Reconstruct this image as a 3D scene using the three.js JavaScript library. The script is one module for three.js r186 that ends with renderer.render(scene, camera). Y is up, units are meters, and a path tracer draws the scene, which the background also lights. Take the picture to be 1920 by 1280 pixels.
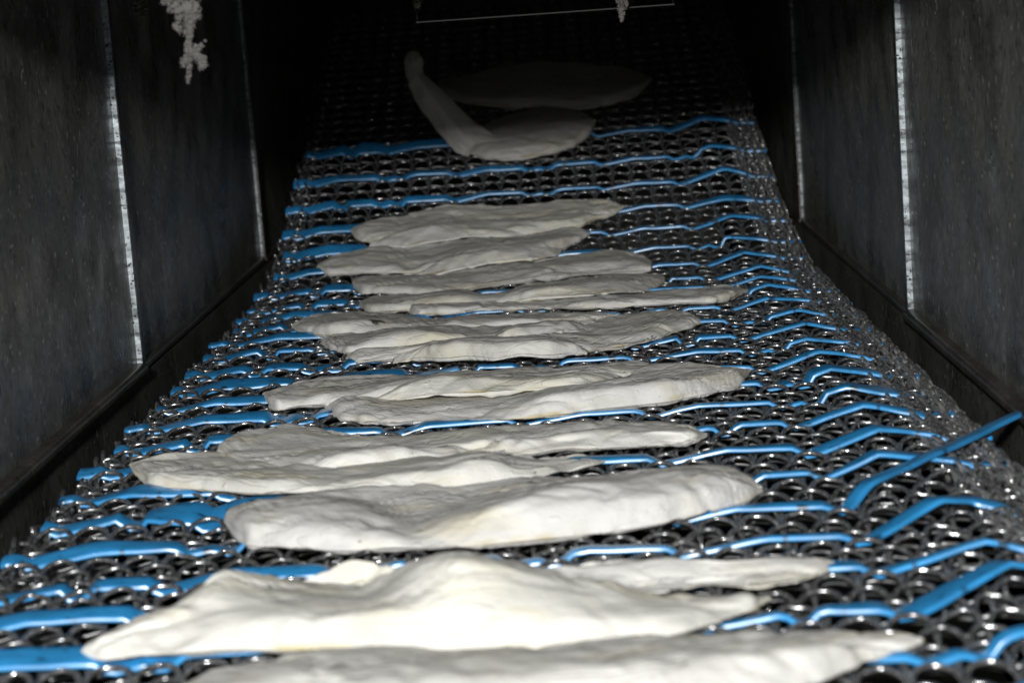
import * as THREE from 'three';
import { ImprovedNoise } from 'three/addons/math/ImprovedNoise.js';
import { mergeGeometries, mergeVertices } from 'three/addons/utils/BufferGeometryUtils.js';
import { RoundedBoxGeometry } from 'three/addons/geometries/RoundedBoxGeometry.js';
import { RectAreaLightUniformsLib } from 'three/addons/lights/RectAreaLightUniformsLib.js';

// ---------------------------------------------------------------- camera, light, exposure
const CAMERA_HEIGHT = 0.2227;                 // above the belt plane (y = 0); the tunnel runs towards -z
const scene = new THREE.Scene();
scene.background = new THREE.Color(0x000000);
const camera = new THREE.PerspectiveCamera(18.18, 1.5, 0.05, 30);
{
  const ahead = new THREE.Vector3(72, 625, -4000).normalize();       // the tunnel's axis seen from the camera
  const up = new THREE.Vector3(-0.07, 1, 0); up.addScaledVector(ahead, -up.dot(ahead)).normalize();
  const right = new THREE.Vector3().crossVectors(ahead, up);
  const m = new THREE.Matrix4().makeBasis(right, up, ahead.clone().negate()).transpose();
  camera.quaternion.setFromRotationMatrix(m);
}
camera.position.set(0, CAMERA_HEIGHT, 0);
camera.focus = 1.32; camera.userData.fStop = 15;
const renderer = new THREE.WebGLRenderer({ antialias: true });
renderer.setSize(1024, 682);
renderer.toneMapping = THREE.LinearToneMapping;
renderer.toneMappingExposure = 1;
renderer.shadowMap.enabled = true;
RectAreaLightUniformsLib.init();
const FLASH = { at: [-0.11, CAMERA_HEIGHT + 0.247, 0.45], aim: [-0.01, 0.06, -1.5], width: 0.07, height: 0.06, intensity: 2100 };

// ---------------------------------------------------------------- helpers
const noise = new ImprovedNoise();
const nz = (x, y, z = 0) => noise.noise(x, y, z);
const fbm = (x, y, z, o = 4) => { let s = 0, a = 1, f = 1; for (let i = 0; i < o; i++) { s += a * nz(x * f + i * 17.3, y * f - i * 9.1, z * f + i * 4.7); a *= 0.5; f *= 2.03; } return s; };
let seed = 20251;
const rnd = () => { seed = (seed * 1664525 + 1013904223) >>> 0; return seed / 4294967296; };
const clamp = (x, a = 0, b = 1) => Math.min(b, Math.max(a, x));
const smooth = (a, b, x) => { const t = clamp((x - a) / (b - a)); return t * t * (3 - 2 * t); };
const taken = {};
const numbered = (n) => { const k = taken[n] = (taken[n] ?? -1) + 1; return k ? `${n}_${String(k).padStart(3, '0')}` : n; };
function mesh(name, geometry, material, parent) {
  const m = new THREE.Mesh(geometry, material); m.name = name; m.castShadow = m.receiveShadow = true; parent.add(m); return m;
}
function thing(name, label, category, group) {
  const g = new THREE.Group(); g.name = numbered(name); g.userData = { label, category }; if (group) g.userData.group = group; scene.add(g); return g;
}
function structure(name, label) { const g = new THREE.Group(); g.name = name; g.userData = { kind: 'structure', label, category: name.split('_')[0] }; scene.add(g); return g; }
function texture(w, h, fn, srgb) {
  const d = new Uint8Array(w * h * 4);
  for (let y = 0; y < h; y++) for (let x = 0; x < w; x++) { const c = fn(x / w, y / h, x, y), i = (y * w + x) * 4; d[i] = clamp(c[0]) * 255; d[i + 1] = clamp(c[1]) * 255; d[i + 2] = clamp(c[2]) * 255; d[i + 3] = 255; }
  const t = new THREE.DataTexture(d, w, h); t.wrapS = t.wrapT = THREE.RepeatWrapping; t.magFilter = THREE.LinearFilter; t.minFilter = THREE.LinearMipmapLinearFilter; t.generateMipmaps = true;
  if (srgb) t.colorSpace = THREE.SRGBColorSpace; t.needsUpdate = true; return t;
}
function specks(w, h, n, rMin, rMax, value) {   // a grid of small irregular dots, each with its own strength
  const g = new Float32Array(w * h);
  for (let i = 0; i < n; i++) {
    const cx = rnd() * w, cy = rnd() * h, r = rMin + (rMax - rMin) * rnd() ** 3, v = value * (0.4 + 0.6 * rnd()), ax = 0.6 + 0.8 * rnd();
    for (let y = Math.floor(cy - 2 * r); y <= cy + 2 * r; y++) for (let x = Math.floor(cx - 2 * r); x <= cx + 2 * r; x++) {
      const q = Math.hypot((x - cx) * ax, (y - cy) / ax) / r + 0.5 * nz(x * 0.7, y * 0.7, i); if (q > 1) continue;
      const j = ((y + h) % h) * w + ((x + w) % w); g[j] = Math.max(g[j], v * smooth(1, 0.6, q));
    }
  }
  return (x, y) => g[y * w + x];
}
// belt line: level, then bending upwards into an incline (depth d = -z)
const SLOPE = [[1.62, 0], [1.95, 0.26], [2.15, 0.36], [2.5, 0.40], [4, 0.42]];
function slopeAt(d) { if (d <= SLOPE[0][0]) return 0; for (let i = 1; i < SLOPE.length; i++) if (d <= SLOPE[i][0]) { const [a, p] = SLOPE[i - 1], [b, q] = SLOPE[i]; return p + (q - p) * (d - a) / (b - a); } return 0.42; }
const LINE = [[0, 0, 0]];
for (let i = 1; i <= 4000; i++) { const d = i / 1000, p = LINE[i - 1], dy = slopeAt(d - 0.0005) * 0.001; LINE.push([d, p[1] + dy, p[2] + Math.hypot(0.001, dy)]); }
const beltY = (d) => { const i = clamp(Math.floor(d * 1000), 0, 3999), t = d * 1000 - i; return LINE[i][1] + (LINE[i + 1][1] - LINE[i][1]) * t; };
function beltAt(s) { let lo = 0, hi = 4000; while (hi - lo > 1) { const m = (lo + hi) >> 1; if (LINE[m][2] <= s) lo = m; else hi = m; } const a = LINE[lo], b = LINE[hi], t = (s - a[2]) / (b[2] - a[2]); const d = a[0] + (b[0] - a[0]) * t; return { d, y: a[1] + (b[1] - a[1]) * t, angle: Math.atan(slopeAt(d)) }; }

// ---------------------------------------------------------------- materials
const col = (r, g, b) => new THREE.Color().setRGB(r, g, b);
const steelDust = specks(512, 512, 700, 0.9, 4.2, 1), steelPit = specks(512, 512, 700, 1.0, 5.0, 1);
const brushed = texture(512, 512, (u, v, x, y) => {
  const s = 0.5 + 0.05 * nz(u * 110, v * 6, 1) + 0.05 * nz(u * 240, v * 14, 2) + 0.30 * fbm(u * 4, v * 4, 3, 6) + 0.26 * fbm(u * 50, v * 40, 4, 3);
  const k = clamp(0.66 + 0.5 * (s - 0.5) - 0.25 * steelPit(x, y)), dst = 0.7 * steelDust(x, y);
  return [k + dst, k * 0.995 + dst * 0.98, k * 0.985 + dst * 0.92];
}, true);
const brushedRough = texture(512, 512, (u, v) => { const r = 0.60 + 0.14 * nz(u * 120, v * 6, 8) + 0.35 * fbm(u * 7, v * 6, 9, 4); return [0, clamp(r, 0.3, 0.95), 0]; });
const brushedBump = texture(512, 512, (u, v, x, y) => { const k = 0.5 + 0.10 * nz(u * 200, v * 9, 5) + 0.25 * fbm(u * 9, v * 9, 6, 5) + 0.3 * steelDust(x, y) - 0.2 * steelPit(x, y); return [k, k, k]; });
const panelMat = new THREE.MeshStandardMaterial({ color: col(0.44, 0.44, 0.435), map: brushed, roughnessMap: brushedRough, roughness: 0.68, metalness: 0.5, bumpMap: brushedBump, bumpScale: 0.0007 });
const flakes = specks(256, 512, 2600, 0.8, 3.4, 1);
const flaked = texture(256, 512, (u, v, x, y) => { const k = clamp(0.86 + 0.25 * fbm(u * 8, v * 40, 11, 3) - 0.85 * flakes(x, y) * smooth(-0.35, 0.2, nz(u * 3, v * 9, 12)) - 0.35 * smooth(0.1, 0.5, fbm(u * 4, v * 22, 13, 4))); return [k * 0.96, k * 0.985, k]; }, true);
const seamMat = new THREE.MeshStandardMaterial({ color: col(0.66, 0.69, 0.71), map: flaked, roughness: 0.6, metalness: 0.3 });
const railMat = new THREE.MeshStandardMaterial({ color: col(0.30, 0.285, 0.27), map: brushed, roughness: 0.34, metalness: 0.6, bumpMap: brushedBump, bumpScale: 0.0006 });
const skirtMat = new THREE.MeshStandardMaterial({ color: col(0.50, 0.505, 0.515), map: brushed, roughness: 0.3, metalness: 0.65, bumpMap: brushedBump, bumpScale: 0.0006 });
const sheetMat = new THREE.MeshStandardMaterial({ color: col(0.30, 0.295, 0.285), map: brushed, roughness: 0.7, metalness: 0.5 });
const blackMat = new THREE.MeshStandardMaterial({ color: col(0.025, 0.025, 0.025), roughness: 0.6 });
const wireTone = texture(256, 64, (u, v) => { const k = clamp(0.72 + 0.35 * fbm(u * 14, v * 3, 21, 3)); return [k, k, k]; }, true);
const wireRough = texture(256, 64, (u, v) => [0, clamp(0.55 + 0.55 * fbm(u * 11, v * 2, 25, 3), 0.22, 1), 0]);
const wireMats = [[0.62, 0.24], [0.54, 0.28], [0.70, 0.20]].map(([c, r]) => new THREE.MeshPhysicalMaterial({ color: col(c * 0.98, c, c * 1.03), map: wireTone, roughnessMap: wireRough, roughness: r * 1.7, metalness: 0.8, clearcoat: 0.3, clearcoatRoughness: 0.12 }));
const tapeTone = texture(512, 64, (u, v) => { const k = clamp(0.9 + 0.12 * fbm(u * 18, v * 3, 31, 3) - 0.5 * smooth(0.42, 0.6, nz(u * 40, v * 5, 33))); return [k, k, k]; }, true);
const tapeMat = new THREE.MeshPhysicalMaterial({ color: col(0.035, 0.34, 0.76), map: tapeTone, roughness: 0.38, clearcoat: 1, clearcoatRoughness: 0.28 });
const doughSpeck = specks(1024, 1024, 260, 1.2, 3.2, 1), doughFleck = specks(1024, 1024, 700, 1.5, 7, 1);
const doughMap = texture(1024, 1024, (u, v, x, y) => {
  const k = 0.965 + 0.04 * fbm(u * 9, v * 9, 41, 4) + 0.02 * doughFleck(x, y), s = 0.72 * doughSpeck(x, y) * smooth(0.1, 0.35, nz(u * 5, v * 5, 47)), w = smooth(0.12, 0.5, fbm(u * 5, v * 12, 43, 4)) * 0.05;
  return [k * (1 - s), k * (1 - s * 1.02) * (1 - 0.25 * w), k * (1 - s * 1.05) * (1 - w)];
}, true);
const doughBump = texture(1024, 1024, (u, v, x, y) => { const w = nz(u * 16, v * 44, 54), k = 0.5 + 0.2 * fbm(u * 24, v * 30, 51, 5) + 0.06 * nz(u * 240, v * 240, 52) + 0.2 * doughFleck(x, y) - 0.16 * smooth(0.16, 0, Math.abs(w)) * smooth(-0.1, 0.3, nz(u * 6, v * 6, 55)); return [k, k, k]; });
const doughMat = new THREE.MeshStandardMaterial({ vertexColors: true, map: doughMap, bumpMap: doughBump, bumpScale: 0.0018, roughness: 0.78, metalness: 0 });
const lintMat = new THREE.MeshStandardMaterial({ color: col(0.12, 0.117, 0.112), roughness: 1 });

// ---------------------------------------------------------------- tunnel
const XL = -0.2880, XR = 0.2227, YB = 0.009, TOP = CAMERA_HEIGHT + 0.060, SEAM1 = 1.385, SEAM2 = 2.0, FAR_END = 3.3;
function box(w, h, d, x, y, z, uvScale = 4) {   // uv in metres times uvScale, streaks upright
  const g = new THREE.BoxGeometry(w, h, d); g.translate(x, y, z);
  const p = g.attributes.position, n = g.attributes.normal, uv = g.attributes.uv;
  for (let i = 0; i < p.count; i++) { const nx = Math.abs(n.getX(i)), ny = Math.abs(n.getY(i)); uv.setXY(i, (nx > 0.5 || ny > 0.5 ? p.getZ(i) : p.getX(i)) * uvScale + (x > 0 ? 0.37 : 0), (ny > 0.5 ? p.getX(i) : p.getY(i)) * uvScale); }
  return g;
}
function rounded(w, h, d, r, x, y, z) { const g = new RoundedBoxGeometry(w, h, d, 2, r); g.translate(x, y, z); const p = g.attributes.position, uv = g.attributes.uv; for (let i = 0; i < p.count; i++) uv.setXY(i, p.getZ(i) * 6, p.getY(i) * 6 + p.getX(i) * 6); return g; }
function sideWall(name, label, x, s) {          // s: +1 when the tunnel lies towards +x
  const w = structure(name, label), h = TOP - YB, cy = YB + h / 2;
  const spans = [[0.55, SEAM1 - 0.003], [SEAM1 + 0.003, SEAM2 - 0.003], [SEAM2 + 0.003, FAR_END]];
  spans.forEach(([a, b], i) => mesh('panel', box(0.01, h, b - a, x - s * (0.005 + (i ? 0.0012 : 0)), cy, -(a + b) / 2), panelMat, w));
  for (const [d, proud] of [[SEAM1, 0.0040], [SEAM2, 0.0018]]) {
    const g = new THREE.BoxGeometry(proud, h - 0.003, 0.004, 1, 1, 1); g.translate(x + s * (proud / 2 - 0.0006), cy + 0.0015, -d + 0.0005);
    const p = g.attributes.position, uv = g.attributes.uv; for (let i = 0; i < p.count; i++) uv.setXY(i, (p.getX(i) - p.getZ(i)) * 14, p.getY(i) * 7);
    mesh('seam_strip', g, seamMat, w);
    mesh('seam_backing', rounded(0.004, h, 0.012, 0.0012, x + s * 0.0008, cy, -d - 0.0085), railMat, w);
  }
  mesh('bottom_rail', rounded(0.011, 0.0085, SEAM1 - 0.553, 0.0035, x + s * 0.002, YB - 0.001, -(0.55 + SEAM1) / 2), railMat, w);
  mesh('bottom_rail', rounded(0.006, 0.006, SEAM2 - SEAM1 - 0.012, 0.002, x + s * 0.0005, YB - 0.001, -(SEAM1 + SEAM2) / 2), railMat, w);
  mesh('bottom_rail', rounded(0.006, 0.006, FAR_END - SEAM2 - 0.012, 0.002, x + s * 0.0005, YB - 0.001, -(FAR_END + SEAM2) / 2), railMat, w);
  for (const [a, b] of [[0.55, FAR_END]]) {          // skirt below the rail, leaning a little inwards
    const g = box(0.004, 0.085, b - a, 0, -0.0425, -(a + b) / 2); g.rotateZ(s * 0.03); g.translate(x + s * 0.001, YB - 0.0048, 0); mesh('skirt', g, skirtMat, w);
  }
}
sideWall('wall_left', 'dark brushed steel wall panels left of the belt', XL, 1);
sideWall('wall_right', 'dark brushed steel wall panels right of the belt', XR, -1);
{
  const c = structure('ceiling', 'dark sheet roof of the tunnel'), g = box(XR - XL + 0.03, 0.012, FAR_END - 0.8, 0, 0, 0); g.rotateZ(0.028); g.translate((XL + XR) / 2, TOP + 0.006, -(FAR_END + 0.8) / 2); mesh('roof_sheet', g, sheetMat, c);
  const b = structure('wall_back', 'black far end of the tunnel'); mesh('end_plate', box(XR - XL + 0.03, 0.9, 0.01, (XL + XR) / 2, 0.1, -FAR_END - 0.006), sheetMat, b);
  const t = structure('floor_tray', 'dark tray below the belt'); mesh('tray_sheet', box(XR - XL + 0.4, 0.01, FAR_END - 0.3, (XL + XR) / 2, -0.5, -(FAR_END + 0.3) / 2), sheetMat, t);
}

// ---------------------------------------------------------------- conveyor belt
const belt = thing('conveyor_belt', 'grey wire mesh conveyor belt with blue plastic strips woven across', 'conveyor belt');
const BX0 = -0.258, BX1 = 0.197, COLUMN = 0.1085, PERIOD = 0.0175, AY = 0.0054, BZ = 0.0085, WIRE = 0.00106;
function tube(points, r, sides) {               // plain swept tube, uv along its length
  const pos = [], nor = [], uv = [], idx = [], n = points.length, T = new THREE.Vector3(), N = new THREE.Vector3(), Bn = new THREE.Vector3(), up = new THREE.Vector3(0.31, 0.2, 0.93);
  for (let i = 0; i < n; i++) {
    T.subVectors(points[Math.min(n - 1, i + 1)], points[Math.max(0, i - 1)]).normalize();
    if (i === 0) N.copy(up).addScaledVector(T, -up.dot(T)).normalize(); else N.addScaledVector(T, -N.dot(T)).normalize();
    Bn.crossVectors(T, N);
    for (let k = 0; k <= sides; k++) { const a = k / sides * Math.PI * 2, c = Math.cos(a), s = Math.sin(a), v = [N.x * c + Bn.x * s, N.y * c + Bn.y * s, N.z * c + Bn.z * s]; nor.push(...v); pos.push(points[i].x + v[0] * r, points[i].y + v[1] * r, points[i].z + v[2] * r); uv.push(i / 24, k / sides); }
  }
  for (let i = 0; i < n - 1; i++) for (let k = 0; k < sides; k++) { const a = i * (sides + 1) + k, b = a + sides + 1; idx.push(a, a + 1, b, b, a + 1, b + 1); }
  const g = new THREE.BufferGeometry(); g.setAttribute('position', new THREE.Float32BufferAttribute(pos, 3)); g.setAttribute('normal', new THREE.Float32BufferAttribute(nor, 3)); g.setAttribute('uv', new THREE.Float32BufferAttribute(uv, 2)); g.setIndex(idx); return g;
}
function coil(hand, offset, k) {                // a row of round wire loops: feet towards the front, tops leaning back
  const pts = [], per = 20, x0 = COLUMN - offset, i0 = Math.ceil((BX0 + 0.006 - x0) / PERIOD * per), i1 = Math.floor((BX1 - 0.012 - x0) / PERIOD * per);
  for (let i = i0; i <= i1; i++) {
    const t = i / per, w = Math.abs(Math.sin(Math.PI * t)), n = Math.round(t), j = 1 + 0.16 * nz(n * 1.7, k * 7.7, 61), lean = 0.0022 * nz(n * 2.3, k * 3.1, 62);
    pts.push(new THREE.Vector3(x0 + PERIOD * t + -0.0019 * Math.sin(2 * Math.PI * t) + (lean + hand * 0.0012) * w, -0.0022 + (AY + 0.0022) * j * w ** 0.46, BZ * (1.1 - 2.1 * w ** 0.62) * j + 0.0006 * nz(t * 1.1, k * 5.3, 63)));
  }
  return tube(pts, WIRE, 7);
}
const coils = [0, 1, 2, 3].map((k) => [coil(1, 0, k), coil(-1, 0, k + 10), coil(1, PERIOD / 2, k + 20), coil(-1, PERIOD / 2, k + 30)]);
const rods = [0, 1, 2].map((k) => { const pts = []; for (let i = 0; i <= 104; i++) { const x = BX0 + 0.002 + (BX1 - BX0 - 0.004) * i / 104; pts.push(new THREE.Vector3(x, 0.0007 * Math.sin(x / 0.035 * Math.PI * 4 + k), 0.0008 * Math.sin(x / 0.035 * Math.PI * 2 + k))); } return tube(pts, WIRE * 0.95, 6); });
const edges = [0, 1, 2, 3].map((k) => [[BX0, BX0 + 0.018], [BX1 - 0.032, BX1]].map(([a, b]) => { const pts = [], n = Math.round((b - a) / 0.0074 * 12); for (let i = 0; i <= n; i++) { const t = i / 12, q = t * Math.PI * 2 + k; pts.push(new THREE.Vector3(a + (b - a) * i / n + 0.0006 * nz(t, k, 3), (a < 0 ? 0.0044 : 0.0056) * Math.cos(q) * (1 + 0.25 * nz(t * 0.8, k, 5)), 0.0085 * Math.sin(q) * (1 + 0.2 * nz(t * 0.8, k, 6)))); } return tube(pts, 0.0013, 6); }));
const rodMat = new THREE.MeshStandardMaterial({ color: col(0.34, 0.345, 0.35), map: wireTone, roughness: 0.36, metalness: 0.85 });
const edgeMat = new THREE.MeshPhysicalMaterial({ color: col(0.86, 0.86, 0.87), map: wireTone, roughness: 0.25, metalness: 0.72, clearcoat: 0.6, clearcoatRoughness: 0.08 });
function place(o, s, dy = 0) { const b = beltAt(s); o.position.set(0, b.y + dy * Math.cos(b.angle), -b.d + dy * Math.sin(b.angle)); o.rotation.x = b.angle; return o; }
const STRIPS = [0.56, 0.6175, 0.675, 0.733, 0.7885, 0.835, 0.892, 0.953, 1.009, 1.072, 1.126, 1.188, 1.243, 1.305, 1.363, 1.43, 1.495, 1.552, 1.605, 1.659, 1.723, 1.790, 1.856, 1.919, 1.985, 2.052, 2.128, 2.193, 2.258, 2.323, 2.388, 2.453, 2.518];
STRIPS.forEach((s, k) => {
  if (k === STRIPS.length - 1) return;
  for (let j = 0; j < 3; j++) {
    const sj = s + (STRIPS[k + 1] - s) * j / 3, row = k * 3 + j, v = coils[Math.floor(rnd() * 4)], dy = 0.0008 * nz(row * 0.37, 1.5, 2.2);
    place(mesh('wire_coil', v[(j === 1 && s < 1.45 ? 0 : 2) + row % 2], wireMats[row % 3], belt), sj, dy);
    place(mesh('cross_rod', rods[row % 3], rodMat, belt), sj + (STRIPS[k + 1] - s) * 0.12, -0.0026);
    const e = edges[Math.floor(rnd() * 4)];
    place(mesh('edge_coil', e[0], wireMats[row % 3], belt), sj, dy);
    place(mesh('edge_coil', e[1], edgeMat, belt), sj, dy + 0.0006); if (s < 2.1) place(mesh('edge_coil', edges[row % 4][1], edgeMat, belt), sj + (STRIPS[k + 1] - s) / 6, dy);
  }
});
function ribbon(path, width, tilt, thick = 0.0011) {    // path: points along the strip; tilt(i): lean of its back edge upwards
  const top = [[-0.5, -0.1], [-0.3, 0.2], [-0.1, 0.4], [0.1, 0.5], [0.3, 0.5], [0.42, 0.4]], lip = [[0.0003, -0.00012], [0.00052, -0.0004], [0.00066, -0.0008], [0.00080, -0.0013], [0.00092, -0.0018], [0.0006, -0.0021], [0.0001, -0.0014], [-0.0006, -0.0009]];
  const prof = [...top.map(([z, y]) => [z, y, 0, 0]), ...lip.map(([z, y]) => [0.42, 0.4, z, y]), ...[...top].reverse().map(([z, y]) => [z - (z > 0.2 ? 0.08 : 0), y - 0.8, 0, 0])];   // flat top, the front edge folded down
  const m = prof.length, pos = [], uv = [], idx = [], A = new THREE.Vector3(), S = new THREE.Vector3(), U = new THREE.Vector3();
  path.forEach((p, i) => {
    A.subVectors(path[Math.min(path.length - 1, i + 1)].p, path[Math.max(0, i - 1)].p).normalize();
    S.set(-A.z, 0, A.x).normalize();  if (S.z < 0) S.negate(); U.crossVectors(S, A).normalize(); if (U.y < 0) U.negate();
    const a = tilt(i), c = Math.cos(a), sn = Math.sin(a), w = width(i);
    for (const [z, y, lz, ly] of prof) { const zz = z * w, yy = y * thick, fz = zz * c + yy * sn + lz, fy = -zz * sn + yy * c + ly; pos.push(p.p.x + S.x * fz + U.x * fy, p.p.y + S.y * fz + U.y * fy, p.p.z + S.z * fz + U.z * fy); uv.push(i / 70 + p.o, z + 0.5); }
  });
  for (let i = 0; i < path.length - 1; i++) for (let k = 0; k < m; k++) { const a = i * m + k, b = i * m + (k + 1) % m, c = a + m, d = b + m; idx.push(a, b, c, b, d, c); }
  for (const e of [0, path.length - 1]) for (let k = 1; k < m - 1; k++) { const o = e * m; e ? idx.push(o, o + k + 1, o + k) : idx.push(o, o + k, o + k + 1); }
  const g = new THREE.BufferGeometry(); g.setAttribute('position', new THREE.Float32BufferAttribute(pos, 3)); g.setAttribute('uv', new THREE.Float32BufferAttribute(uv, 2)); g.setIndex(idx); g.computeVertexNormals(); return g;
}
const SLANT = { 1: 0.5, 3: 0.55, 5: 0.75, 6: 1.33 };      // near the right edge these have slipped and run slantwise
STRIPS.forEach((s, k) => {
  if (s > 2.15) return;                          // bare mesh farther up
  const path = [], N = 130, xa = BX0 + 0.010 - 0.011 * rnd(), xb = k === 6 ? 0.2205 : BX1 - 0.004 + 0.008 * rnd(), sharp = 0.35 + 0.3 * rnd(), wide = rnd() < 0.35 ? 1.7 : 1, phase = rnd() * 9;
  for (let i = 0; i <= N; i++) {
    const x = xa + (xb - xa) * i / N, q = (x - COLUMN) / 0.07, t = q - Math.floor(q), right = smooth(0.09, 0.14, x), left = smooth(-0.14, -0.2, x), seg = Math.floor(q), peak = 0.42 + 0.1 * right + 0.22 * nz(k * 3.37, seg * 2.13, 4.4), lift = 1 + 0.75 * nz(k * 2.71, seg * 1.37 + 0.5, 7.7);
    const up = clamp(t / peak), down = 1 - (0.22 + 0.55 * right) * clamp((t - peak) / (0.94 - peak)) - (0.78 - 0.55 * right) * smooth(0.9, 1, t);
    let y = 0.0030 + (0.0042 + (0.0042 * right * (0.4 + sharp) + 0.0006) * lift) * clamp(t < peak ? up : down);
    if (nz(k * 4.13 + 0.3, seg * 3.7 + 0.2, 1.9) > 0.02) y -= (y - 0.0030) * smooth(0.1, 0.03, Math.abs(t - (seg % 2 ? 0.5 : 0.25)));      // here it also passes below a middle loop
    if (k === 6 && x > COLUMN) y = 0.0032 + 0.0068 * smooth(COLUMN, COLUMN + 0.016, x) + 0.0008 * nz(x * 40, 2.5, 5);
    else if (x > BX1 - 0.02) y -= 0.006 * smooth(BX1 - 0.02, BX1 + 0.006, x);
    y -= 0.0022 * smooth(BX0 + 0.018, BX0, x);
    y += 0.0005 * nz(x * 60, k * 2.7, 5);
    const over = Math.max(0, x - COLUMN), slant = SLANT[k] ?? 0.12 + 0.1 * sharp, fold = k === 6 ? 0 : Math.max(0, over - 0.052);
    path.push({ p: new THREE.Vector3(x, y, 0.0045 * nz(x * 10, k * 1.93, 6.3) + 0.0012 - slant * (over - 1.5 * fold)), o: k * 0.173 });
  }
  const g = ribbon(path, (i) => { const x = path[i].p.x; if (k === 6 && x > COLUMN) return 0.0068; return (0.0072 + 0.0025 * nz(x * 14, k * 3.7, 7) + 0.0038 * smooth(0, -0.2, x)) * (1 + (wide - 1) * smooth(0.1, 0.6, nz(x * 11 + phase, k, 8) + 0.3) + (k === 10 ? 1.6 * smooth(0.135, 0.16, x) * smooth(0.192, 0.18, x) : 0) + (k === 7 ? 0.6 * smooth(-0.205, -0.185, x) * smooth(-0.14, -0.16, x) : 0)); },
    (i) => { const x = path[i].p.x; return -0.02 + 0.2 * smooth(0.05, -0.18, x) + (k === 6 && x > COLUMN ? 0.06 : 0.3) * nz(x * 16, k * 2.3, 9); });
  place(mesh('blue_strip', g, tapeMat, belt), s);
});

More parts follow.
